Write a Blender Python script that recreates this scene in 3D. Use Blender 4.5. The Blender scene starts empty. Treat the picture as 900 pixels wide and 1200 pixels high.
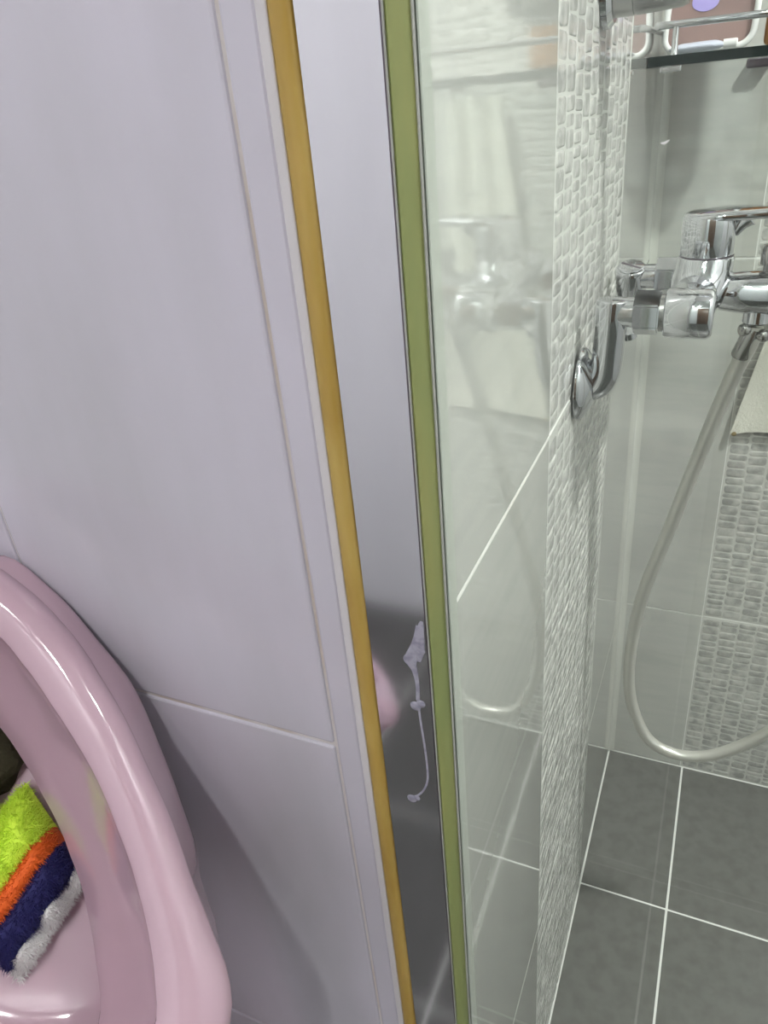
import bpy, bmesh, math, random
from mathutils import Vector, Matrix
random.seed(7)
S = bpy.context.scene
COL = S.collection
H = 1.141                                   # camera height above the floor
F = 871.8                                   # focal length in pixels of the 900 px wide frame
RX = Vector((0.913827, 0.123628, -0.386793))
RY = Vector((0.397217, -0.473863, 0.785980))
RZ = Vector((-0.086105, -0.872037, -0.481722))
right = Vector((RX.x, RY.x, RZ.x)).normalized()
fwd = Vector((RX.z, RY.z, RZ.z)); fwd = (fwd - right * fwd.dot(right)).normalized()
up = right.cross(fwd)

# ------------------------------------------------------------------ camera, world, lamps, exposure
cam = bpy.data.cameras.new('camera'); cam.sensor_fit = 'HORIZONTAL'; cam.sensor_width = 36
cam.lens = F / 900 * 36; cam.clip_start = 0.01
camo = bpy.data.objects.new('camera', cam); COL.objects.link(camo)
M = Matrix((right, up, -fwd)).transposed().to_4x4(); M.translation = Vector((0, 0, H))
camo.matrix_world = M; S.camera = camo
w = bpy.data.worlds.new('world'); S.world = w; w.use_nodes = True
w.node_tree.nodes['Background'].inputs[0].default_value = (0.8, 0.85, 0.9, 1)
w.node_tree.nodes['Background'].inputs[1].default_value = 0.05
S.view_settings.view_transform = 'Standard'; S.view_settings.look = 'None'
S.view_settings.gamma = 1; S.view_settings.use_curve_mapping = False
S.view_settings.exposure = 0.0
LAMPS = [((0.06, -0.72), 515.0), ((-0.24, -0.80), 120.0), ((0.74, 0.34), 1650.0)]      # ceiling downlights: place, strength
LAMP_COL = (1.0, 0.985, 0.97)
CEIL = 2.35

# ------------------------------------------------------------------ materials
def mat(name, col, rough=0.5, metal=0.0, spec=0.5, coat=0.0, noise=None, bump=None, sss=0.0):
    """noise=(scale, colour2, contrast lo, hi, stretch xyz); bump=(scale, strength, distance)"""
    m = bpy.data.materials.new(name); m.use_nodes = True
    nt = m.node_tree; b = nt.nodes['Principled BSDF']
    b.inputs['Base Color'].default_value = (*col, 1); b.inputs['Roughness'].default_value = rough
    b.inputs['Metallic'].default_value = metal; b.inputs['Specular IOR Level'].default_value = spec
    b.inputs['Coat Weight'].default_value = coat; b.inputs['Coat Roughness'].default_value = 0.05
    if sss: b.inputs['Subsurface Weight'].default_value = sss; b.inputs['Subsurface Radius'].default_value = (.01, .006, .006)
    if noise or bump:
        geo = nt.nodes.new('ShaderNodeNewGeometry')
    if noise:
        sc, c2, lo, hi, st = noise
        mp = nt.nodes.new('ShaderNodeMapping'); mp.inputs['Scale'].default_value = st
        n = nt.nodes.new('ShaderNodeTexNoise'); n.inputs['Scale'].default_value = sc; n.inputs['Detail'].default_value = 5
        r = nt.nodes.new('ShaderNodeValToRGB')
        r.color_ramp.elements[0].position = lo; r.color_ramp.elements[0].color = (*col, 1)
        r.color_ramp.elements[1].position = hi; r.color_ramp.elements[1].color = (*c2, 1)
        nt.links.new(geo.outputs['Position'], mp.inputs['Vector']); nt.links.new(mp.outputs[0], n.inputs['Vector'])
        nt.links.new(n.outputs['Fac'], r.inputs[0]); nt.links.new(r.outputs[0], b.inputs['Base Color'])
    if bump:
        sc, stg, dist = bump
        n = nt.nodes.new('ShaderNodeTexNoise'); n.inputs['Scale'].default_value = sc; n.inputs['Detail'].default_value = 3
        bp = nt.nodes.new('ShaderNodeBump'); bp.inputs['Strength'].default_value = stg; bp.inputs['Distance'].default_value = dist
        nt.links.new(geo.outputs['Position'], n.inputs['Vector']); nt.links.new(n.outputs['Fac'], bp.inputs['Height'])
        nt.links.new(bp.outputs[0], b.inputs['Normal'])
    return m

def glass_mat(name, tint, base_f=0.035):
    """clear sheet glass: tinted see-through, mirror-like towards grazing angles"""
    m = bpy.data.materials.new(name); m.use_nodes = True; nt = m.node_tree; nt.nodes.clear()
    out = nt.nodes.new('ShaderNodeOutputMaterial'); mix = nt.nodes.new('ShaderNodeMixShader')
    tr = nt.nodes.new('ShaderNodeBsdfTransparent'); tr.inputs[0].default_value = (*tint, 1)
    gl = nt.nodes.new('ShaderNodeBsdfGlossy'); gl.inputs['Roughness'].default_value = 0.01
    lw = nt.nodes.new('ShaderNodeLayerWeight'); lw.inputs['Blend'].default_value = 0.5
    pw = nt.nodes.new('ShaderNodeMath'); pw.operation = 'POWER'; pw.inputs[1].default_value = 5
    ml = nt.nodes.new('ShaderNodeMath'); ml.operation = 'MULTIPLY_ADD'; ml.inputs[1].default_value = 0.9; ml.inputs[2].default_value = base_f
    nt.links.new(lw.outputs['Facing'], pw.inputs[0]); nt.links.new(pw.outputs[0], ml.inputs[0])
    nt.links.new(ml.outputs[0], mix.inputs[0]); nt.links.new(tr.outputs[0], mix.inputs[1]); nt.links.new(gl.outputs[0], mix.inputs[2])
    nt.links.new(mix.outputs[0], out.inputs[0]); return m

def emit_mat(name, col, s):
    m = bpy.data.materials.new(name); m.use_nodes = True; nt = m.node_tree; nt.nodes.clear()
    out = nt.nodes.new('ShaderNodeOutputMaterial'); e = nt.nodes.new('ShaderNodeEmission')
    e.inputs[0].default_value = (*col, 1); e.inputs[1].default_value = s; nt.links.new(e.outputs[0], out.inputs[0]); return m

MT = dict(
    marble=mat('lilac_marble_tile', (.60, .59, .665), .09, noise=(9, (.475, .475, .51), .42, .74, (1, 1, .3)), bump=(14, .03, .01)),
    marble_grout=mat('ivory_grout', (.60, .575, .56), .7, noise=(60, (.53, .48, .43), .45, .6, (1, 1, .2))),
    shower=mat('pale_grey_tile', (.56, .56, .53), .045, spec=.9, noise=(30, (.52, .525, .50), .4, .7, (.4, .4, 3)), coat=.9, bump=(16, .02, .01)),
    pebble=mat('grey_relief_pebble', (.37, .37, .355), .10, noise=(75, (.56, .555, .53), .38, .62, (1, 1, 1))),
    mosaic=mat('pale_relief_base', (.62, .62, .59), .2),
    grout=mat('white_grout', (.78, .78, .76), .6),
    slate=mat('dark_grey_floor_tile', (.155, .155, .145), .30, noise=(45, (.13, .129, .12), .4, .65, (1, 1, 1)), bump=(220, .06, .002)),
    slate_shaded=mat('shaded_floor_tile', (.075, .075, .07), .28, noise=(45, (.062, .062, .058), .4, .65, (1, 1, 1)), bump=(220, .06, .002)),  # slate darkened: shade of whoever holds the camera is put into the colour
    plaster=mat('white_wall_tile', (.84, .84, .87), .2),
    ceiling=mat('white_ceiling_panel', (.66, .66, .66), .5),
    door=mat('dark_brown_door', (.13, .07, .04), .35, noise=(14, (.09, .045, .025), .4, .65, (3, 3, .3))),
    caulk=mat('pale_caulk', (.58, .58, .54), .3),
    trim=mat('white_pvc_trim', (.62, .61, .62), .35),
    yellow=mat('yellowed_silicone', (.50, .36, .10), .38, noise=(70, (.42, .28, .06), .4, .65, (1, 1, .25)), sss=.1),
    green=mat('green_silicone', (.30, .32, .115), .3, noise=(60, (.25, .30, .11), .4, .65, (1, 1, .2))),
    steel=mat('polished_steel', (.82, .82, .85), .09, 1.0, noise=(20, (.72, .72, .75), .4, .7, (1, 1, .3))),
    steel_edge=mat('steel_edge', (.16, .14, .16), .3, .8),
    drip=mat('dried_white_drip', (.36, .36, .43), .8, noise=(260, (.24, .24, .30), .45, .65, (1, 1, 1))),
    chrome=mat('chrome', (.66, .67, .69), .06, 1.0),
    chrome_dull=mat('dull_chrome', (.45, .45, .44), .25, 1.0),
    hose=mat('silver_hose_skin', (.62, .61, .57), .30, .5),
    pink=mat('pink_glaze', (.48, .34, .40), .08, spec=.75, noise=(6, (.475, .33, .39), .4, .6, (1, 1, 1))),
    glass=glass_mat('shower_glass', (.955, .985, .96), .022),
    glass_edge=mat('green_glass_edge', (.35, .45, .36), .1),
    gasket=mat('clear_gasket', (.42, .44, .40), .25),
    shelf_glass=mat('dark_shelf_glass', (.010, .017, .015), .3, spec=.08),
    mauve=mat('mauve_plastic', (.30, .20, .185), .35, noise=(25, (.26, .18, .17), .4, .6, (1, 1, 1))),
    white=mat('white_plastic', (.75, .76, .75), .3),
    purple=mat('purple_print', (.42, .36, .75), .4),
    bluewhite=mat('bluish_white_plastic', (.55, .58, .68), .3),
    wood=mat('orange_brown_wood', (.34, .16, .05), .4, noise=(40, (.24, .10, .03), .4, .6, (1, 1, .15))),
    olive=mat('dark_olive_cloth', (.045, .042, .02), .9, bump=(250, .5, .003)),
    shelf_clear=glass_mat('clear_shelf_glass', (.95, .975, .96)),
    cream=mat('cream_terry', (.68, .67, .60), .8, bump=(300, .4, .003)),
    stain=mat('brown_stain', (.25, .2, .11), .8),
    y_yarn=mat('lime_yarn', (.62, .86, .06), .7), o_yarn=mat('orange_yarn', (.72, .12, .01), .7),
    n_yarn=mat('navy_yarn', (.012, .012, .10), .75), w_yarn=mat('white_yarn', (.72, .73, .72), .7),
)

# ------------------------------------------------------------------ helpers
def obj(name, bm, m, parent=None, smooth=None):
    me = bpy.data.meshes.new(name)
    bmesh.ops.recalc_face_normals(bm, faces=bm.faces)
    bm.to_mesh(me); bm.free()
    me.materials.append(MT[m] if isinstance(m, str) else m)
    if smooth is not None:
        for p in me.polygons: p.use_smooth = True
        if smooth < 180: me.set_sharp_from_angle(angle=math.radians(smooth))
    o = bpy.data.objects.new(name, me); COL.objects.link(o)
    if parent: o.parent = parent
    return o

def tag(o, label, cat, group=None, kind=None):
    o['label'] = label; o['category'] = cat
    if group: o['group'] = group
    if kind: o['kind'] = kind
    return o

def thing(name, label, cat, loc=(0, 0, 0), group=None, kind=None):
    o = bpy.data.objects.new(name, None); COL.objects.link(o); o.empty_display_size = .05
    return tag(o, label, cat, group, kind)

def box(bm, a, b, bev=0.0, seg=1):
    a, b = Vector(a), Vector(b)
    r = bmesh.ops.create_cube(bm, size=1)
    bmesh.ops.scale(bm, vec=b - a, verts=r['verts']); bmesh.ops.translate(bm, vec=(a + b) / 2, verts=r['verts'])
    if bev:
        es = list({e for v in r['verts'] for e in v.link_edges})
        bmesh.ops.bevel(bm, geom=es, offset=bev, segments=seg, affect='EDGES', profile=.5)
    return bm

def frame(d):
    d = Vector(d).normalized(); h = Vector((0, 0, 1)) if abs(d.z) < .9 else Vector((1, 0, 0))
    u = d.cross(h).normalized(); return u, d.cross(u)

def lathe(bm, org, axis, prof, n=32):
    """prof: list of (distance along axis, radius); ends closed"""
    org = Vector(org); ax = Vector(axis).normalized(); u, v = frame(ax); rings = []
    for t, r in prof:
        c = org + ax * t
        if r < 1e-5: rings.append([bm.verts.new(c)])
        else: rings.append([bm.verts.new(c + (u * math.cos(a) + v * math.sin(a)) * r) for a in [2 * math.pi * i / n for i in range(n)]])
    for A, B in zip(rings, rings[1:]):
        for i in range(n):
            j = (i + 1) % n
            if len(A) == 1 and len(B) == 1: break
            if len(A) == 1: bm.faces.new((A[0], B[i], B[j]))
            elif len(B) == 1: bm.faces.new((A[i], A[j], B[0]))
            else: bm.faces.new((A[i], A[j], B[j], B[i]))
    if len(rings[0]) > 1: bm.faces.new(rings[0])
    if len(rings[-1]) > 1: bm.faces.new(rings[-1])
    return bm

def spline(pts, per=10, closed=False):
    P = [Vector(p) for p in pts]; n = len(P); out = []
    rng = range(n if closed else n - 1)
    for i in rng:
        if closed: a, b, c, d = P[(i - 1) % n], P[i], P[(i + 1) % n], P[(i + 2) % n]
        else: a, b, c, d = P[max(i - 1, 0)], P[i], P[i + 1], P[min(i + 2, n - 1)]
        for k in range(per):
            t = k / per
            out.append(.5 * ((2 * b) + (c - a) * t + (2 * a - 5 * b + 4 * c - d) * t * t + (3 * b - a - 3 * c + d) * t ** 3))
    if not closed: out.append(P[-1])
    return out

def tube(bm, path, rad, n=20, flat=None):
    """rad: number or function of 0..1; flat=(direction, factor) squashes the section"""
    path = [Vector(p) for p in path]; rings = []; pu = None; m = len(path)
    for i, p in enumerate(path):
        d = (path[min(i + 1, m - 1)] - path[max(i - 1, 0)]).normalized()
        if pu is None: pu = frame(d)[0]
        u = (pu - d * pu.dot(d)).normalized(); v = d.cross(u); pu = u
        r = rad(i / (m - 1)) if callable(rad) else rad
        ring = []
        for k in range(n):
            a = 2 * math.pi * k / n; off = (u * math.cos(a) + v * math.sin(a)) * r
            if flat: off -= flat[0] * off.dot(flat[0]) * (1 - flat[1])
            ring.append(bm.verts.new(p + off))
        rings.append(ring)
    for A, B in zip(rings, rings[1:]):
        for i in range(n): bm.faces.new((A[i], A[(i + 1) % n], B[(i + 1) % n], B[i]))
    bm.faces.new(rings[0]); bm.faces.new(rings[-1]); return bm

def prism(bm, org, axis, r, length, n=6, rot=0, bev=.0012):
    org = Vector(org); ax = Vector(axis).normalized(); u, v = frame(ax)
    f = []
    for s in (0, 1):
        f.append([bm.verts.new(org + ax * length * s + (u * math.cos(a) + v * math.sin(a)) * r) for a in [rot + 2 * math.pi * i / n for i in range(n)]])
    bm.faces.new(f[0]); bm.faces.new(f[1])
    for i in range(n): bm.faces.new((f[0][i], f[0][(i + 1) % n], f[1][(i + 1) % n], f[1][i]))
    bmesh.ops.bevel(bm, geom=list(bm.edges), offset=bev, segments=2, affect='EDGES'); return bm

def pix(p):                                  # where a point lands in the 900x1200 frame (used only to sort pebbles by size)
    q = Vector(p) - Vector((0, 0, H)); z = q.dot(fwd)
    return (450 + F * q.dot(right) / z, 600 - F * q.dot(up) / z, z)

def share(name, me, loc, parent, scale=None, rot=None):
    o = bpy.data.objects.new(name, me); COL.objects.link(o); o.parent = parent; o.location = loc
    if scale: o.scale = scale
    if rot: o.rotation_euler = rot
    return o

# ------------------------------------------------------------------ the setting
XA, YB, YW = -0.1032, 1.0969, 0.2043         # shower side wall, shower back wall, near left wall
XR, YR, XL = 0.90, -1.00, -1.05              # right wall, wall behind, far left wall
TH = 0.006; GAP = 0.0011
ROWS = [0.0, 0.3516, 0.9241, 1.4966, 2.0691, CEIL]

def tile_slab(name, mins, maxs, m, parent, bev=.0006):
    return obj(name, box(bmesh.new(), mins, maxs, bev, 2), m, parent)

# near left wall: pale lilac marbled tiles
wl = tag(obj('wall_left', box(bmesh.new(), (XL - .05, YW + .0012, 0), (-.1232, YW + .0752, CEIL)), 'marble_grout'),
         'pale lilac marbled tile wall behind the pink basin', 'wall', kind='structure')
cols = [-.1237, -.1363]; x = -.302
while x > XL + .05: cols.append(x); x -= .1657
cols.append(XL)
zs = [0.0, .29, .59, .8901, 1.1901, 1.4901, 1.7901, 2.0901, CEIL]
for i in range(len(cols) - 1):
    rows = zs if i else [0.0, 1.1901, CEIL]
    for j in range(len(rows) - 1):
        tile_slab('tile', (cols[i + 1] + GAP * .7, YW, rows[j] + GAP), (cols[i] - (GAP * .7 if i else 0), YW + TH, rows[j + 1] - GAP), 'marble', wl, .0012)

# shower side wall (the mixer hangs on it) and shower back wall
ws = tag(obj('wall_shower', box(bmesh.new(), (XA - .12, YW + .0752, 0), (XA - .0012, YB + .06, CEIL)), 'grout'),
         'pale grey tiled shower wall carrying the chrome mixer, with a pebble relief column', 'wall', kind='structure')
wb = tag(obj('wall_back', box(bmesh.new(), (XA - .0012, YB + .0012, 0), (XR, YB + .06, CEIL)), 'grout'),
         'pale grey tiled shower wall facing the camera under the glass shelf', 'wall', kind='structure')
YM1, YM2, XB1, XB2 = .4842, .7842, .0261, .3261

def pebble_mesh():
    bm = bmesh.new(); rings = []; n = 12
    for sc, h in ((1.0, 0.0), (.93, .62), (.70, 1.0)):
        ring = []
        for sx, sy, order in ((1, 1, 0), (-1, 1, 1), (-1, -1, 0), (1, -1, 1)):
            cn = [(.5, .22), (.455, .42), (.36, .5)]
            for x_, y_ in (cn if order == 0 else cn[::-1]): ring.append(bm.verts.new((sx * x_ * sc, sy * y_ * sc, h)))
        rings.append(ring)
    for A, B in zip(rings, rings[1:]):
        for i in range(n): bm.faces.new((A[i], A[(i + 1) % n], B[(i + 1) % n], B[i]))
    t = bm.verts.new((0, 0, 1.05))
    for i in range(n): bm.faces.new((rings[-1][i], rings[-1][(i + 1) % n], t))
    me = bpy.data.meshes.new('pebble'); bmesh.ops.recalc_face_normals(bm, faces=bm.faces); bm.to_mesh(me); bm.free()
    for p in me.polygons: p.use_smooth = True
    me.materials.append(MT['pebble']); return me
PEB = pebble_mesh()

def pebbles(tiles, to_world, lo, hi):
    """columns of stacked relief pebbles; tiles = [(object, z0, z1)]; the 300 largest in view are objects, the rest one part per tile"""
    ncol = 11; cw = (hi - lo) / ncol; allp = []
    for ti, (t, z0, z1) in enumerate(tiles):
        for c in range(ncol):
            z = z0 + .002
            while z < z1 - .006:
                h = random.choice((.0085, .0105, .0125, .0145, .0165)); h = min(h, z1 - .002 - z)
                if h < .005: break
                u = lo + cw * (c + .5) + random.uniform(-.0006, .0006)
                ext = (cw - random.uniform(.0014, .0024), h - .0015, random.uniform(.0007, .0014), random.uniform(-.05, .05))
                p = to_world(u, z + h / 2)
                px, py, d = pix(p); inview = d > .1 and -10 < px < 910 and -10 < py < 1210
                allp.append((0 if inview else 1, d, ti, p, ext)); z += h
    allp.sort(key=lambda q: (q[0], q[1]))
    return allp

def lay_pebbles(tiles, allp, basis):
    # basis: columns = width direction, vertical, outward normal
    for k, (nv, d, ti, p, e) in enumerate(allp):
        Mx = Matrix.Translation(p) @ basis @ Matrix.Rotation(e[3], 4, 'Z') @ Matrix.Diagonal((e[0], e[1], e[2], 1))
        if k < 300 and not nv:
            o = bpy.data.objects.new('pebble', PEB); COL.objects.link(o); o.parent = tiles[ti][0]; o.matrix_world = Mx
        else: rest[ti].append(Mx)

def mosaic_wall(wall, axis, lo, hi, basis, to_world):
    global rest
    tiles = []
    for j in range(len(ROWS) - 1):
        z0, z1 = ROWS[j] + GAP, ROWS[j + 1] - GAP
        if axis == 'Y': t = tile_slab('tile', (XA - TH, lo + GAP * .6, z0), (XA - .0006, hi - GAP * .6, z1), 'mosaic', wall)
        else: t = tile_slab('tile', (lo + GAP * .6, YB + .0008, z0), (hi - GAP * .6, YB + TH, z1), 'mosaic', wall)
        tiles.append((t, z0, z1))
    rest = [[] for _ in tiles]
    lay_pebbles(tiles, pebbles(tiles, to_world, lo + .002, hi - .002), basis)
    pv = [tuple(v.co) for v in PEB.vertices]; pf = [tuple(p.vertices) for p in PEB.polygons]
    for ti, ms in enumerate(rest):
        V, Fc = [], []
        for Mx in ms:
            b = len(V); V += [tuple(Mx @ Vector(v)) for v in pv]; Fc += [tuple(b + i for i in f) for f in pf]
        if not V: continue
        me = bpy.data.meshes.new('pebble_relief'); me.from_pydata(V, [], Fc); me.update()
        for p in me.polygons: p.use_smooth = True
        me.materials.append(MT['pebble'])
        o = bpy.data.objects.new('pebble_relief', me); COL.objects.link(o); o.parent = tiles[ti][0]; o['kind'] = 'stuff'

BA = Matrix(((0, 0, 1, 0), (1, 0, 0, 0), (0, 1, 0, 0), (0, 0, 0, 1)))       # width=Y, vertical=Z, normal=+X
BB = Matrix(((1, 0, 0, 0), (0, 0, -1, 0), (0, 1, 0, 0), (0, 0, 0, 1)))      # width=X, vertical=Z, normal=-Y
mosaic_wall(ws, 'Y', YM1, YM2, BA, lambda u, z: Vector((XA - .0010, u, z)))
mosaic_wall(wb, 'X', XB1, XB2, BB, lambda u, z: Vector((u, YB + .0010, z)))
for lo, hi in ((YW + .03, YM1), (YM2, YB)):
    for j in range(5):
        tile_slab('tile', (XA - TH, lo + GAP * .6, ROWS[j] + GAP), (XA, hi - GAP * .6, ROWS[j + 1] - GAP), 'shower', ws)
for lo, hi in ((XA, XB1), (XB2, .6261), (.6261, XR)):
    for j in range(5):
        tile_slab('tile', (lo + GAP * .6, YB, ROWS[j] + GAP), (hi - GAP * .6, YB + TH, ROWS[j + 1] - GAP), 'shower', wb)

# floor: dark tiles with white joints
fl = tag(obj('floor', box(bmesh.new(), (XL, YR, -.06), (XR, YB + .06, -.0012)), 'grout'),
         'dark grey tiled bathroom floor with thin white joints', 'floor', kind='structure')
def floor_tiles(xs, ys, m):
    for i in range(len(xs) - 1):
        for j in range(len(ys) - 1):
            tile_slab('tile', (xs[i] + .0017, ys[j] + .0017, -.008), (xs[i + 1] - .0017, ys[j + 1] - .0017, 0), m, fl, .0008)
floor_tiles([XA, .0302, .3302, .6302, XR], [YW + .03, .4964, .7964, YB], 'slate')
floor_tiles([XL, -.8135, -.54, -.2665, .007, .2805, .554, .8275, XR], [YR, -.72, -.42, -.12, YW + .03], 'slate_shaded')  # outer floor, with the shade painted into the tile colour
# rest of the room (seen in the reflections)
tag(obj('wall_rear', box(bmesh.new(), (XL, YR - .05, 0), (XR, YR, CEIL)), 'plaster'), 'plain white wall behind the camera', 'wall', kind='structure')
tag(obj('wall_right', box(bmesh.new(), (XR, YR - .05, 0), (XR + .05, YB + .06, CEIL)), 'plaster'), 'plain white wall right of the shower', 'wall', kind='structure')
tag(obj('wall_far', box(bmesh.new(), (XL - .05, YR - .05, 0), (XL, YW + .0052, CEIL)), 'plaster'), 'plain white wall far left of the basin', 'wall', kind='structure')
tag(obj('ceiling', box(bmesh.new(), (XL - .05, YR - .05, CEIL), (XR + .05, YB + .06, CEIL + .05)), 'ceiling'), 'white bathroom ceiling', 'ceiling', kind='structure')

d1 = thing('door_1', 'brown wooden bathroom door behind the camera', 'door', kind='structure')
obj('door_leaf', box(bmesh.new(), (.06, YR, .01), (.78, YR + .03, 2.05), .003), 'door', d1)
obj('door_frame', box(box(box(bmesh.new(), (.01, YR, 0), (.06, YR + .045, 2.10), .004), (.78, YR, 0), (.83, YR + .045, 2.10), .004), (.06, YR, 2.05), (.78, YR + .045, 2.10), .004), 'door', d1)
obj('door_handle', tube(bmesh.new(), [(.13, YR + .03, 1.0), (.13, YR + .075, 1.0), (.135, YR + .08, 1.0), (.24, YR + .08, 1.0)], .009, 14), 'chrome', d1, 60)
# white corner bead of the tile edge, yellowed silicone joint, caulk in the shower corner
bm = bmesh.new(); box(bm, (-.1237, YW - .0008, 0), (-.1200, YW + .07, CEIL), .0006, 2)
tag(obj('trim_1', bm, 'trim'), 'thin white corner bead at the tile edge, left of the yellow joint', 'trim', kind='structure')
pts = []
bm = bmesh.new(); n = 60; rings = []
for i in range(n + 1):
    z = CEIL * i / n; wob = random.uniform(-.00035, .00035)
    prof = [(-.1201, YW + .012), (-.1201, YW - .0002), (-.1188, YW - .0012), (-.1162, YW - .0014), (-.1138, YW - .0008 + wob), (-.1126 + wob, YW + .0010), (-.1126, YW + .012)]
    rings.append([bm.verts.new((a, b, z)) for a, b in prof])
for A, B in zip(rings, rings[1:]):
    for k in range(len(A) - 1): bm.faces.new((A[k], A[k + 1], B[k + 1], B[k]))
tag(obj('trim_2', bm, 'yellow', smooth=60), 'yellowed silicone joint running down beside the polished metal channel', 'trim', kind='structure')
bm = bmesh.new(); n = 8
for zz in (0, CEIL): pass
vs = []
for z in (0, CEIL):
    vs.append([bm.verts.new((XA + .009 * (1 - math.sin(a)), YB - .009 * (1 - math.cos(a)), z)) for a in [math.pi / 2 * k / n for k in range(n + 1)]] + [bm.verts.new((XA - .001, YB + .001, z))])
for k in range(n + 1): bm.faces.new((vs[0][k], vs[0][k + 1], vs[1][k + 1], vs[1][k]))
tag(obj('trim_3', bm, 'caulk', smooth=60), 'pale caulk line in the inner corner of the shower', 'trim', kind='structure')

# ceiling downlights
for i, ((x, y), s) in enumerate(LAMPS):
    t = thing('ceiling_downlight', ['round ceiling downlight behind the camera', 'round ceiling downlight on the side of the pink basin', 'round ceiling downlight near the right wall of the shower'][i], 'light', group='ceiling downlights')
    obj('housing', lathe(bmesh.new(), (x, y, CEIL), (0, 0, -1), [(0, .060), (.012, .058), (.016, .052), (.013, .046)], 40), 'white', t, 40)
    obj('diffuser', lathe(bmesh.new(), (x, y, CEIL), (0, 0, -1), [(.0131, .0445), (.0150, .043)], 40), emit_mat('lamp_glow', LAMP_COL, s), t)

# ------------------------------------------------------------------ glass shower screen in its metal channel
sc = thing('shower_screen', 'clear greenish glass shower panel set in a polished metal wall channel', 'shower screen')
pane = obj('glass_pane', box(bmesh.new(), (-.100, .2105, .02), (.78, .2185, 2.0)), 'glass', sc)
ch = bmesh.new()
box(ch, (-.1126, YW, .0), (-.0880, YW + .0012, 2.02), .0003)                 # front face
box(ch, (-.1126, YW + .0012, .0), (-.1012, YW + .0235, 2.02))               # web towards the wall
box(ch, (-.1126, YW + .0225, .0), (-.0880, YW + .0240, 2.02), .0003)         # rear face
cho = obj('wall_channel', ch, 'steel', sc)
obj('channel_lip', box(bmesh.new(), (-.0880, YW - .0002, .0), (-.08772, YW + .0052, 2.02)), 'steel_edge', cho)
obj('lip_bead', box(bmesh.new(), (-.08772, YW - .0001, .0), (-.0872, YW + .0052, 2.02)), 'gasket', cho)
bm = bmesh.new(); rings = []
for i in range(61):
    z = .02 + 1.98 * i / 60; wob = random.uniform(-.0003, .0003)
    prof = [(-.0873, YW + .006), (-.0872, YW + .0006), (-.0865, YW + .0002), (-.0848, YW + .0016), (-.0830 + wob, YW + .0046), (-.0822 + wob, YW + .0064)]
    rings.append([bm.verts.new((a, b, z)) for a, b in prof])
for A, B in zip(rings, rings[1:]):
    for k in range(5): bm.faces.new((A[k], A[k + 1], B[k + 1], B[k]))
obj('sealant_bead', bm, 'green', sc, 60)
obj('gasket', box(bmesh.new(), (-.0822, .2098, .02), (-.0812, .2106, 2.0), .0004), 'gasket', sc)
obj('rear_gasket', box(bmesh.new(), (-.0885, .2186, .02), (-.0835, .2275, 2.0), .0004), 'gasket', sc)
# dried white drips on the channel face
dp = [(-.0908, .9680), (-.0922, .9620), (-.0938, .9560), (-.0952, .9500), (-.0940, .9450), (-.0934, .9380), (-.0938, .9300)]
yd = YW - .0001; fl_y = (Vector((0, 1, 0)), .12)
def drip(pts, rad): return obj('dried_drip', tube(bmesh.new(), spline([(a, yd, z) for a, z in pts], 8), rad, 10, fl_y), 'drip', cho, 180)
drip(dp, lambda t: .0013 + .0016 * math.exp(-((t - .45) / .16) ** 2) - .0005 * t)
drip([(-.0896, .9705), (-.0906, .9640), (-.0912, .9560), (-.0918, .9505)], lambda t: .0006 + .0014 * math.sin(math.pi * t))
drip([(-.0938, .9310), (-.0934, .9200), (-.0925, .9050), (-.0921, .8920), (-.0926, .8840), (-.0950, .8770), (-.0985, .8722)], lambda t: .00048)
for cx, cz, r in ((-.0957, .9505, .0030), (-.0950, .9266, .0025), (-.0926, .9285, .0020), (-.1007, .8700, .0024), (-.0984, .8712, .0017), (-.0905, .9560, .0016)):
    bm = bmesh.new(); lathe(bm, (cx, yd + .0002, cz), (0, -1, 0), [(0, r), (.0003, r * .9), (.00045, 0)], 14); obj('dried_drip', bm, 'drip', cho, 180)
# a few dried water marks on the glass
for (cx, cz, r, a) in ((-.0186, 1.1266, .0006, .3),):
    bm = bmesh.new()
    tube(bm, spline([(cx - 1.6 * r, .2104, cz - .4 * r), (cx, .2104, cz - .5 * r), (cx + 1.7 * r, .2104, cz + .5 * r)], 6), lambda t: .0001 + r * .35 * math.sin(math.pi * t), 8, (Vector((0, 1, 0)), .1))
    obj('water_mark', bm, 'white', pane, 180)

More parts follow.
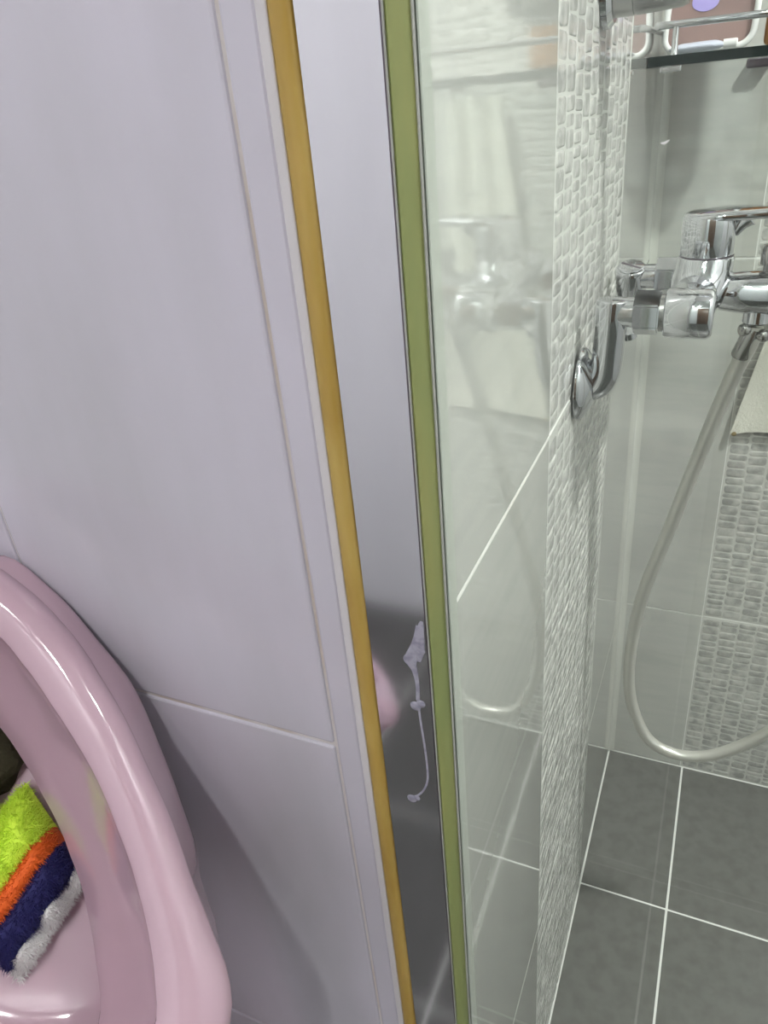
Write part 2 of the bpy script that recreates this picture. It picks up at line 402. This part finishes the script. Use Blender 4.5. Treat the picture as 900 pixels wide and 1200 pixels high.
# ------------------------------------------------------------------ shower mixer
mx = thing('shower_mixer', 'chrome single lever shower mixer mounted on the pebbled shower wall', 'faucet')
NZ = .9885
for k, yn in enumerate((.577, .727)):
    yf = yn + .013; fz = .926; NZ = (.9885, .9815)[k]
    obj('wall_flange', lathe(bmesh.new(), (XA + .0015, yf, fz), (1, 0, 0), [(0, .0295), (.0018, .0295), (.0045, .0275), (.0085, .0215), (.0115, .0145), (.0125, .0125)], 40), 'chrome', mx, 40)
    e = bmesh.new()
    if k == 0:
        path = spline([(XA + .010, yf, fz), (-.0920, yf, fz - .0008), (-.0855, yf - .001, fz + .004), (-.0815, yf - .003, fz + .016), (-.0795, yf - .008, fz + .040), (-.0785, yn + .001, NZ - .006), (-.0780, yn, NZ + .004), (-.0778, yn, NZ + .0100)], 8)
        tube(e, path, lambda t: .0122 if t < .96 else .0122 - .0035 * (t - .96) / .04, 24)
    else:
        lathe(e, (-.0835, yn - .004, .9905), (0, .34, -.94), [(0, .0120), (.001, .0132), (.0045, .0135), (.050, .0125), (.056, .006)], 28)
        tube(e, [(XA + .010, yf, fz), (-.088, yf - .004, fz + .008), (-.0835, yn, .945)], .011, 20)
    el = obj('elbow', e, 'chrome', mx, 50)
    if k == 1:
        ta = Vector((0, -.34, .94)).normalized(); tc = Vector((-.0835, yn - .004, .9905))
        obj('screw', lathe(bmesh.new(), tc, ta, [(-.001, .0112), (.0012, .0112), (.0017, .0104)], 28), 'chrome', el, 40)
        sd = (Vector((1, -.55, 0)) - ta * Vector((1, -.55, 0)).dot(ta)).normalized()
        obj('screw_slot', tube(bmesh.new(), [tc + ta * .0014 - sd * .0100, tc + ta * .0014 + sd * .0100], .0011, 4), 'steel_edge', el)
    else:
        obj('screw', lathe(bmesh.new(), (-.0665, yn + .010, NZ - .0170), (.2, .3, -1), [(0, .0060), (.005, .0060), (.0070, .0042), (.0075, 0)], 18), 'chrome', el, 40)
    obj('stub', lathe(bmesh.new(), (-.0790, yn, NZ), (1, 0, 0), [(0, .0105), (.0165, .0110), (.0172, .0098)], 28), 'chrome', mx, 40)
    obj('union_nut', prism(bmesh.new(), (-.0620, yn, NZ), (1, 0, 0), .0168, .0180, 6, math.pi / 6), 'chrome', mx)
    obj('collar', lathe(bmesh.new(), (-.0442, yn, NZ), (1, 0, 0), [(0, .0135), (.003, .0135), (.004, .0125)], 28), 'chrome_dull', mx, 40)
NZ = .9885; bc = (-.0240, NZ - .001)
b = bmesh.new()
lathe(b, (bc[0], .574, bc[1]), (0, 1, 0), [(0, 0), (0, .0125), (.0010, .0150), (.0040, .0162), (.040, .0170), (.112, .0170), (.152, .0162), (.155, .0150), (.156, 0)], 40)
body = obj('body', b, 'chrome', mx, 60)
for yn in (.577, .727):
    obj('inlet', lathe(bmesh.new(), (-.0405, yn, NZ), (1, 0, 0), [(0, .0165), (.0012, .0176), (.0290, .0180), (.0315, .0172), (.0328, .0150), (.0332, 0)], 36), 'chrome', mx, 60)
# shoulder: from the bar up to the cartridge tower
TX, TY = -.0195, .650
s = bmesh.new(); rings = []; n = 40
for z, rx, ry, dx in ((.978, .0180, .050, -.003), (.988, .0215, .046, -.003), (.9945, .0225, .037, -.0025), (1.000, .0222, .0290, -.0015), (1.006, .0214, .0235, -.0005), (1.0135, .0207, .0212, 0), (1.0145, .0200, .0205, 0)):
    rings.append([s.verts.new((TX + dx + rx * math.cos(2 * math.pi * i / n), TY + ry * math.sin(2 * math.pi * i / n), z)) for i in range(n)])
for A, B in zip(rings, rings[1:]):
    for i in range(n): s.faces.new((A[i], A[(i + 1) % n], B[(i + 1) % n], B[i]))
s.faces.new(rings[0]); s.faces.new(rings[-1])
obj('shoulder', s, 'chrome', mx, 50)
obj('seam', lathe(bmesh.new(), (TX, TY, 1.0144), (0, 0, 1), [(0, .0196), (.0012, .0196)], 36), 'steel_edge', mx)
cap = obj('cartridge_cap', lathe(bmesh.new(), (TX, TY, 1.0153), (-.02, 0, 1), [(0, .0192), (.001, .0199), (.022, .0196), (.0275, .0192), (.0305, .0178), (.0318, .0150), (.0322, 0)], 44), 'chrome', mx, 50)
# lever: a flat tongue growing out of the cap
lv = bmesh.new(); rings = []
for xx, zc, hw, th in ((-.0385, 1.0425, .006, .0016), (-.034, 1.0432, .0135, .0030), (-.024, 1.0442, .0190, .0040), (-.008, 1.0450, .0195, .0045), (.006, 1.0452, .0165, .0046), (.020, 1.0452, .0125, .0044), (.045, 1.0462, .0105, .0040), (.075, 1.0485, .0105, .0036), (.100, 1.0510, .0100, .0030), (.108, 1.0520, .0065, .0020)):
    rings.append([lv.verts.new((xx, TY + hw * math.cos(a), zc + th * math.sin(a) * (abs(math.sin(a)) ** -.35 if abs(math.sin(a)) > 1e-6 else 1))) for a in [2 * math.pi * i / 24 for i in range(24)]])
for A, B in zip(rings, rings[1:]):
    for i in range(24): lv.faces.new((A[i], A[(i + 1) % 24], B[(i + 1) % 24], B[i]))
lv.faces.new(rings[0]); lv.faces.new(rings[-1])
obj('lever', lv, 'chrome', mx, 60)
obj('lever_neck', tube(bmesh.new(), spline([(-.0020, TY, 1.030), (.0020, TY, 1.037), (.0075, TY, 1.0420)], 6), lambda t: .0035 + .004 * t, 14), 'chrome', mx, 180)
# nose with the hose outlet and diverter knob
obj('outlet_arm', lathe(bmesh.new(), (-.012, TY, .9870), (1, 0, -.02), [(0, .0130), (.010, .0145), (.020, .0158), (.032, .0168), (.060, .0172), (.082, .0168), (.090, .0140), (.092, 0)], 40), 'chrome', mx, 60)
kn = bmesh.new(); lathe(kn, (.0265, TY, 1.001), (0, 0, 1), [(0, .0050), (.006, .0050), (.007, .0075), (.018, .0080), (.021, .0068), (.022, 0)], 28)
obj('diverter_knob', kn, 'chrome_dull', mx, 40)
obj('outlet_nut', lathe(bmesh.new(), (.0222, TY, .974), (0, 0, -1), [(0, .0105), (.010, .0105), (.0115, .0090)], 28), 'chrome', mx, 40)

# ------------------------------------------------------------------ shower hose, handset and its wall holder
ho = thing('shower_hose', 'silver flexible shower hose hanging in a loop below the mixer', 'hose')
hp = [(.0222, .650, .9600), (.0205, .650, .9460), (.0127, .655, .9204), (.0030, .66, .8801), (-.0100, .67, .8187), (-.0250, .68, .747), (-.0425, .69, .6668), (-.0500, .70, .6006), (-.0510, .70, .5385), (-.0426, .70, .488), (-.0218, .70, .4447), (.0085, .70, .4309), (.0407, .70, .4379), (.0698, .70, .4605), (.0998, .70, .4957), (.150, .69, .580), (.185, .66, .720), (.190, .63, .90), (.165, .62, 1.06), (.120, .62, 1.20), (.060, .62, 1.245), (.012, .62, 1.262)]
obj('tube', tube(bmesh.new(), spline(hp, 12), .0065, 20), 'hose', ho, 180)
d0 = Vector((-.30, .07, -.95)).normalized(); p0 = Vector((.0222, .650, .9625))
obj('sleeve', lathe(bmesh.new(), p0 - Vector((0, 0, .004)), d0, [(0, .0070), (.003, .0078), (.024, .0078), (.026, .0068)], 24), 'chrome_dull', ho, 40)
for dx, dy, dz in ((-.0085, -.006, -.004), (.0080, -.007, -.008)):
    obj('nut_lug', lathe(bmesh.new(), p0 + Vector((dx * .6, dy * .6, dz)), (dx, dy, .0), [(0, .0046), (.004, .0050), (.0060, .0042), (.0068, 0)], 18), 'chrome_dull', ho, 60)
hl = thing('handset_holder', 'chrome wall holder of the hand shower at the top edge of the frame', 'shower holder')
hy, hz = .630, 1.1945
obj('base_plate', lathe(bmesh.new(), (XA + .0005, hy, hz), (1, 0, 0), [(0, .024), (.004, .0235), (.007, .020)], 36), 'chrome', hl, 40)
obj('barrel', lathe(bmesh.new(), (XA + .006, hy, hz), (1, 0, 0.03), [(0, .0175), (.014, .0178), (.0143, .0170), (.0155, .0170), (.0158, .0178), (.045, .0172), (.049, .0155), (.050, .0125), (.058, .0120), (.060, .0105), (.0605, 0)], 36), 'chrome_dull', hl, 40)
obj('cradle', lathe(bmesh.new(), (-.030, hy - .004, 1.226), (.55, 0, .83), [(-.012, .0155), (-.010, .0175), (.014, .0185), (.016, .0165)], 32), 'chrome_dull', hl, 40)
hs = ho                                     # the handset screwed to the hose's far end
obj('handset_grip', tube(bmesh.new(), spline([(.008, .622, 1.262), (-.012, .624, 1.254), (-.030, .626, 1.262), (-.028, .626, 1.32), (.0, .622, 1.40), (.04, .618, 1.46)], 8), lambda t: .0095 + .003 * t, 20), 'chrome', hs, 180)
obj('handset_head', lathe(bmesh.new(), (.045, .618, 1.475), (.75, 0, -.66), [(-.022, 0), (-.020, .012), (-.004, .036), (.008, .042), (.012, .041), (.0125, 0)], 40), 'chrome', hs, 50)

# ------------------------------------------------------------------ glass shelf with rail, things on it
sh = thing('glass_shelf', 'dark edged glass shelf with a chrome rail in the shower corner', 'shelf')
SF = .900; ST = 1.1560; SB = 1.1470
obj('shelf_plate', box(bmesh.new(), (-.1015, SF + .0012, SB + .0002), (.36, YB - .002, ST - .0002)), 'shelf_clear', sh)
obj('shelf_edge', box(bmesh.new(), (-.1015, SF, SB), (.36, SF + .0012, ST), .0003), 'shelf_glass', sh)
obj('shelf_side_edge', box(bmesh.new(), (-.1022, SF, SB), (-.1015, YB - .002, ST)), 'shelf_glass', sh)
rz = 1.1815
obj('rail', tube(bmesh.new(), spline([(-.098, YB - .004, rz), (-.098, SF + .045, rz), (-.094, SF + .012, rz), (-.082, SF + .004, rz), (.05, SF + .004, rz), (.33, SF + .004, rz), (.35, SF + .02, rz), (.352, YB - .004, rz)], 8), .0034, 14), 'chrome', sh, 180)
for px_ in (-.0785, .10, .28):
    obj('rail_post', lathe(bmesh.new(), (px_, SF + .004, ST - .0002), (0, 0, 1), [(0, .0042), (.002, .0032), (rz - ST, .0030)], 16), 'chrome', sh, 40)
    c = obj('rail_clip', box(bmesh.new(), (px_ - .012, SF + .001, SB - .0055), (px_ + .008, SF + .010, SB - .0002), .0012, 2), 'chrome', sh)
for px_ in (.0, .25):
    obj('shelf_bracket', box(bmesh.new(), (px_ - .012, SF + .015, SB - .009), (px_ + .012, SF + .032, SB - .0002), .002, 2), 'steel_edge', sh)
    obj('wall_clip', box(bmesh.new(), (px_ - .012, YB - .016, SB - .009), (px_ + .012, YB - .001, SB - .0002), .002, 2), 'chrome', sh)
# mauve container with white rounded edges
ct = thing('toiletry_case', 'mauve plastic case with white rounded edges standing on the glass shelf', 'container')
cx0, cx1, cy = -.1005, -.0070, .985
def rrect(x0, x1, z0, z1, r, n=6):
    o = []
    for (ax, az, s0) in ((x1 - r, z1 - r, 0), (x0 + r, z1 - r, 90), (x0 + r, z0 + r, 180), (x1 - r, z0 + r, 270)):
        for k in range(n + 1):
            a = math.radians(s0 + 90 * k / n); o.append((ax + r * math.cos(a), az + r * math.sin(a)))
    return o
lean = .05
out = rrect(cx0 + .004, cx1 - .004, ST + .0015, 1.302, .014); bm = bmesh.new()
A = [bm.verts.new((x + lean * (z - ST), cy - .008, z)) for x, z in out]; B = [bm.verts.new((x + lean * (z - ST), cy + .030, z)) for x, z in out]
bm.faces.new(A); bm.faces.new(B)
for i in range(len(A)): bm.faces.new((A[i], A[(i + 1) % len(A)], B[(i + 1) % len(A)], B[i]))
obj('body', bm, 'mauve', ct, 30)
ring = [(x + lean * (z - ST), cy - .010, z) for x, z in rrect(cx0 + .0045, cx1 - .0035, ST + .0034, 1.301, .014)]
obj('edge_frame', tube(bmesh.new(), ring + ring[:1], .0033, 10), 'white', ct, 180)
bm = bmesh.new(); lathe(bm, (-.0585, cy - .0079, 1.2015), (0, -1, 0), [(0, .0125), (.0008, .0120), (.0009, 0)], 28); bmesh.ops.scale(bm, vec=(1.05, 1, .70), space=Matrix.Translation((.0585, 0, -1.2015)), verts=bm.verts)
obj('printed_badge', bm, 'purple', ct)
sp = thing('soap_packet', 'small bluish white packet lying on the glass shelf before the mauve case', 'packet')
bm = bmesh.new()
tube(bm, spline([(-.086, .935, ST + .0045), (-.070, .935, ST + .0048), (-.050, .934, ST + .0052), (-.035, .933, ST + .005)], 6), lambda t: .004 + .010 * min(1, 4 * t, 4 * (1 - t) + .2), 16, (Vector((0, 0, 1)), .33))
obj('pouch', bm, 'bluewhite', sp, 180)
obj('cap', lathe(bmesh.new(), (-.0355, .933, ST + .005), (1, 0, 0), [(0, .0045), (.012, .0045), (.013, .0035)], 16), 'white', sp, 40)
wd = thing('wooden_brush', 'orange brown wooden brush standing at the right of the mauve case', 'brush')
obj('handle', box(bmesh.new(), (.0005, .982, ST + .001), (.036, .998, 1.32), .005, 3), 'wood', wd, 40)
obj('bristle_pad', box(bmesh.new(), (.0025, .9985, ST + .012), (.034, 1.014, 1.30), .003, 2), 'cream', wd, 40)

# ------------------------------------------------------------------ cream wash cloth hanging on the back wall
cl = thing('wash_cloth', 'long cream wash cloth hanging on the shower back wall behind the hose', 'cloth')
bm = bmesh.new(); nu, nv = 36, 24; G = []
for side in (0, 1):
    g = []
    for j in range(nv + 1):
        t = j / nv; row = []
        for i in range(nu + 1):
            s_ = i / nu
            z0 = 1.132 - .449 * t; b_ = max(0.0, (.822 - z0) / .139)
            xl = .052 - .026 * b_ + max(0.0, z0 - .822) * .14; xr = .175 + .02 * t
            x = xl + (xr - xl) * s_; z = z0 + .012 * s_ * t + .004 * math.sin(math.pi * s_)
            y = YB - .0040 - .0055 * (1 + math.sin(17 * s_ + 2 * t)) * (.5 + .5 * (1 - t)) - (.004 if side == 0 else 0)
            row.append(bm.verts.new((x, y, z)))
        g.append(row)
    G.append(g)
for g in G:
    for j in range(nv):
        for i in range(nu): bm.faces.new((g[j][i], g[j][i + 1], g[j + 1][i + 1], g[j + 1][i]))
bd = [(0, i) for i in range(nu)] + [(j, nu) for j in range(nv)] + [(nv, nu - i) for i in range(nu)] + [(nv - j, 0) for j in range(nv)]
for (a, b), (c, d) in zip(bd, bd[1:] + bd[:1]): bm.faces.new((G[0][a][b], G[0][c][d], G[1][c][d], G[1][a][b]))
obj('fabric', bm, 'cream', cl, 60)
obj('stained_tip', lathe(bmesh.new(), (.0315, YB - .0135, .6845), (.3, -1, 0), [(0, .0035), (.0006, .0022), (.0008, 0)], 14), 'stain', cl, 60)
obj('hook', tube(bmesh.new(), spline([(.130, YB - .001, 1.133), (.130, YB - .018, 1.131), (.130, YB - .023, 1.137), (.130, YB - .021, 1.143)], 6), .002, 10), 'chrome', cl, 180)

# ------------------------------------------------------------------ pink basin, tipped towards the shower
P1 = Vector((-0.29665, 0.193, 0.97117)); e1 = Vector((0.6712, -0.32219, -0.66759)); e2 = Vector((-0.61249, -0.74834, -0.25464)); nn = Vector((0.41754, -0.57981, 0.69963)); SZ = 1.0
def B3(u, v, h): return P1 + (e1 * u + e2 * v + nn * h) * SZ
CU, CV = .105, .078
def polar(pts):
    L = sorted(((math.atan2(v - CV, u - CU) % (2 * math.pi)), math.hypot(u - CU, v - CV)) for u, v in pts); return L
def radius(L, a):
    a %= 2 * math.pi; n = len(L)
    for i in range(n):
        a0, r0 = L[i]; a1, r1 = L[(i + 1) % n]; da = (a1 - a0) % (2 * math.pi); x = (a - a0) % (2 * math.pi)
        if x <= da:
            t = x / da; rm = L[(i - 1) % n][1]; rp = L[(i + 2) % n][1]
            am = (a0 - L[(i - 1) % n][0]) % (2 * math.pi); ap = (L[(i + 2) % n][0] - a1) % (2 * math.pi)
            m0 = (r1 - rm) / (da + am) * da; m1 = (rp - r0) / (da + ap) * da
            return (2 * t ** 3 - 3 * t * t + 1) * r0 + (t ** 3 - 2 * t * t + t) * m0 + (-2 * t ** 3 + 3 * t * t) * r1 + (t ** 3 - t * t) * m1
    return L[0][1]
RO = [(.0208, -.0028), (.046, -.0094), (.0776, -.0122), (.1119, -.0118), (.1368, -.0102), (.1683, -.0056), (.1918, -.0027), (.2096, -.0004), (.220, .0032), (.2264, .0073)]
ROC = [(.2324, .0193), (.2352, .0353), (.2345, .0573), (.2300, .086), (.2180, .116), (.192, .144), (.150, .163), (.100, .168), (.050, .158), (.008, .132), (-.018, .095), (-.0276, .055), (-.014, .017)]
def shrink(pts, k): return [(CU + (u - CU) * k, CV + (v - CV) * k) for u, v in pts]
RI = [(.0345, .0161), (.0527, .0124), (.0765, .0097), (.1015, .0079), (.1319, .0093), (.1578, .0129), (.178, .0176), (.1963, .0242), (.2097, .0314)] + shrink(ROC[2:6], .92) + shrink(ROC[6:-1], .88)
LE = [(.0601, .0491), (.0828, .0463), (.1046, .0456), (.1295, .0467), (.1541, .0502), (.1779, .057), (.2038, .0684)] + shrink(ROC[3:7], .86) + shrink(ROC[7:-2], .80) + [(.012, .068), (.034, .056)]
SKV = [(-.0058, .0032, -.014), (.0218, -.0096, -.015), (.0518, -.0156, -.019), (.0775, -.0189, -.024), (.1103, -.0147, -.036), (.1382, -.0094, -.045), (.1611, -.0047, -.048), (.1798, .0015, -.048)]
SKR = [(u, v, -.044) for u, v in [(.205, .006)] + shrink(ROC[:-1], .96)]
SK = [p[:2] for p in SKV + SKR]
SKH = sorted(((math.atan2(v - CV, u - CU) % (2 * math.pi)), h) for u, v, h in SKV + SKR)
NB = 144
Ls = {k: polar(v) for k, v in dict(ro=RO + ROC, ri=RI, le=LE, sk=SK).items()}
def loop(k, sc_=1.0, h=0.0, mix=None):
    o = []
    for i in range(NB):
        a = 2 * math.pi * i / NB; r = radius(Ls[k], a)
        if mix: r = r * (1 - mix[1]) + radius(Ls[mix[0]], a) * mix[1]
        o.append(B3(CU + math.cos(a) * r * sc_, CV + math.sin(a) * r * sc_, h))
    return o
def loft(bm, loops, cap=None):
    R = [[bm.verts.new(p) for p in L] for L in loops]
    for A, B in zip(R, R[1:]):
        for i in range(NB): bm.faces.new((A[i], A[(i + 1) % NB], B[(i + 1) % NB], B[i]))
    if cap is not None:
        c = bm.verts.new(cap)
        for i in range(NB): bm.faces.new((R[-1][i], R[-1][(i + 1) % NB], c))
    return bm
ba = thing('wash_basin', 'glossy pink wash basin at the tiled wall with a striped scrubber inside', 'basin')
rim = [loop('ro', 1.0, -.006), loop('ro', 1.002, -.002), loop('ro', .996, .0018, ('ri', .08)), loop('ro', 1, .0048, ('ri', .28)), loop('ro', 1, .0058, ('ri', .5)), loop('ro', 1, .0048, ('ri', .74)), loop('ro', 1, .0036, ('ri', .93)), loop('ri', 1, .0022)]
obj('rim', loft(bmesh.new(), rim), 'pink', ba, 180)
inn = [loop('ri', 1, .0022), loop('ri', .998, -.0050, ('le', .02)), loop('ri', 1, -.022, ('le', .22)), loop('ri', 1, -.040, ('le', .66)), loop('le', 1.004, -.0490), loop('le', .992, -.0510), loop('le', .995, -.0530), loop('le', 1.03, -.057), loop('le', 1.055, -.066), loop('le', 1.05, -.074), loop('le', 1.015, -.082), loop('le', .95, -.0875), loop('le', .85, -.091), loop('le', .7, -.0925), loop('le', .4, -.093)]
obj('bowl', loft(bmesh.new(), inn, B3(CU, CV, -.093)), 'pink', ba, 100)
def skloop(sc_, fh, dh=0.0):
    o = []
    for i in range(NB):
        a = 2 * math.pi * i / NB; r = radius(Ls['sk'], a) * sc_ * fh + radius(Ls['ro'], a) * (1 - fh) * .992
        o.append(B3(CU + math.cos(a) * r, CV + math.sin(a) * r, -.004 * (1 - fh) + radius(SKH, a) * fh ** 1.2 + dh))
    return o
def deep(far, near, h):                     # the shell draws in more on the side next to the tiled wall
    o = []
    for i in range(NB):
        a = 2 * math.pi * i / NB; k = min(1.0, max(0.0, .35 - 1.1 * math.sin(a))); r = radius(Ls['sk'], a) * (far + (near - far) * k)
        p = B3(CU + math.cos(a) * r, CV + math.sin(a) * r, h); p.y = min(p.y, .2015); o.append(p)
    return o
skl = [skloop(1, 0), skloop(1, .3), skloop(1, .6), skloop(1, .85), skloop(1, 1), skloop(.994, 1, -.006), deep(.985, .92, -.066), deep(.955, .82, -.086), deep(.89, .66, -.106), deep(.75, .46, -.119), deep(.45, .28, -.125)]
obj('outer_shell', loft(bmesh.new(), skl, B3(CU, CV, -.126)), 'pink', ba, 60)
pb = B3(CU, CV, -.115)
obj('pedestal', lathe(bmesh.new(), (pb.x, pb.y - .01, 0), (0, 0, 1), [(0, .085), (.02, .084), (.06, .068), (.35, .056), (.60, .052), (.70, .050), (pb.z - .05, .050)], 40), 'pink', ba, 60)

# ------------------------------------------------------------------ striped yarn scrubber lying in the basin
yarn = thing('yarn_scrubber', 'fluffy yarn scrubber striped lime, orange, navy and white inside the pink basin', 'scrubber')
du = Vector((.018, .036)) / .04025           # direction of the stripes in the basin plane
def scr(s_, t, hh):                          # s_ along the stripe, t from the lime end to the white end
    u = .0910 + .052 * t + du.x * s_; v = .0618 - .006 * t + du.y * s_
    return B3(u, v, hh)
def stripe(name, t0, t1, m, count, flen, slen=.056, hmax=.026, tuft=False):
    bm = bmesh.new(); ns, nt_ = 40, 8; top = []
    base = -.0895
    for i in range(ns + 1):
        s_ = slen * i / ns; row = []
        es = min(1, (min(s_, slen - s_) / .010)) ** .5 if 0 < i < ns else 0
        for j in range(nt_ + 1):
            q = j / nt_; t = t0 + (t1 - t0) * q
            prof = (1 - (abs(t - .45) / .62) ** 2.5) if abs(t - .45) < .62 else 0
            groove = .80 + .20 * (1 - abs(2 * q - 1) ** 4)
            scal = (.75 + .25 * math.cos(s_ / .0105 * math.pi)) if tuft else 1
            row.append(bm.verts.new(scr(s_, t, base + hmax * (.35 + .65 * es) * (.30 + .70 * prof) * groove * scal)))
        top.append(row)
    bot = [[bm.verts.new(scr(slen * i / ns, t0 + (t1 - t0) * j / nt_, base)) for j in (0, nt_)] for i in range(ns + 1)]
    for i in range(ns):
        for j in range(nt_): bm.faces.new((top[i][j], top[i][j + 1], top[i + 1][j + 1], top[i + 1][j]))
        bm.faces.new((top[i][0], top[i + 1][0], bot[i + 1][0], bot[i][0])); bm.faces.new((top[i][-1], top[i + 1][-1], bot[i + 1][1], bot[i][1]))
    bm.faces.new([bot[0][0]] + top[0] + [bot[0][1]]); bm.faces.new([bot[-1][0]] + top[-1] + [bot[-1][1]])
    bm.normal_update(); cen = scr(slen / 2, .45, base)
    fs = [f for f in bm.faces if len(f.verts) == 4]
    wts = [f.calc_area() for f in fs]
    fz = bmesh.new()
    for f in random.choices(fs, wts, k=count):
        a, b_, c, d = [v.co for v in f.verts]; r1, r2 = random.random(), random.random()
        p = a.lerp(b_, r1).lerp(d.lerp(c, r1), r2); nrm = f.normal
        if nrm.dot(p - cen) < 0: nrm = -nrm
        dr = (nrm + Vector([random.gauss(0, .55) for _ in range(3)])).normalized(); L = flen * random.uniform(.5, 1.2)
        u_, v_ = frame(dr); ww = .00022
        k0 = fz.verts.new(p + u_ * ww); k1 = fz.verts.new(p - u_ * .5 * ww + v_ * .87 * ww); k2 = fz.verts.new(p - u_ * .5 * ww - v_ * .87 * ww); kt = fz.verts.new(p + dr * L + Vector((0, 0, -L * .15)))
        for tri in ((k0, k1, kt), (k1, k2, kt), (k2, k0, kt)): fz.faces.new(tri)
    st = obj(name, bm, m, yarn, 180)
    fo = obj('yarn_fuzz', fz, m, st); fo['kind'] = 'stuff'
stripe('lime_stripe', -.08, .44, 'y_yarn', 5000, .0050)
stripe('orange_stripe', .44, .62, 'o_yarn', 2600, .0032)
stripe('navy_stripe', .62, .90, 'n_yarn', 3800, .0036)
stripe('white_edging', .90, 1.04, 'w_yarn', 2600, .0030, hmax=.030, tuft=True)

# dark olive rag crumpled beside the scrubber
rg = thing('rag', 'dark olive rag crumpled in the pink basin behind the lime stripe', 'rag')
bm = bmesh.new(); rings = []; n = 36
for k, (q, hh) in enumerate(((1.0, 0.0), (1.02, .3), (.95, .7), (.78, 1.0), (.5, 1.08), (.22, .95))):
    ring = []
    for i in range(n):
        a = 2 * math.pi * i / n; wv = 1 + .10 * math.sin(5 * a + k) + .06 * math.sin(9 * a - 2 * k)
        ring.append(bm.verts.new(B3(.058 + .030 * q * wv * math.cos(a), .088 + .030 * q * wv * math.sin(a), -.0918 + .018 * hh * (1 + .25 * math.sin(4 * a + k) + .15 * math.sin(7 * a)))))
    rings.append(ring)
for A, B in zip(rings, rings[1:]):
    for i in range(n): bm.faces.new((A[i], A[(i + 1) % n], B[(i + 1) % n], B[i]))
bm.faces.new(rings[0]); bm.faces.new(rings[-1])
obj('cloth', bm, 'olive', rg, 180)
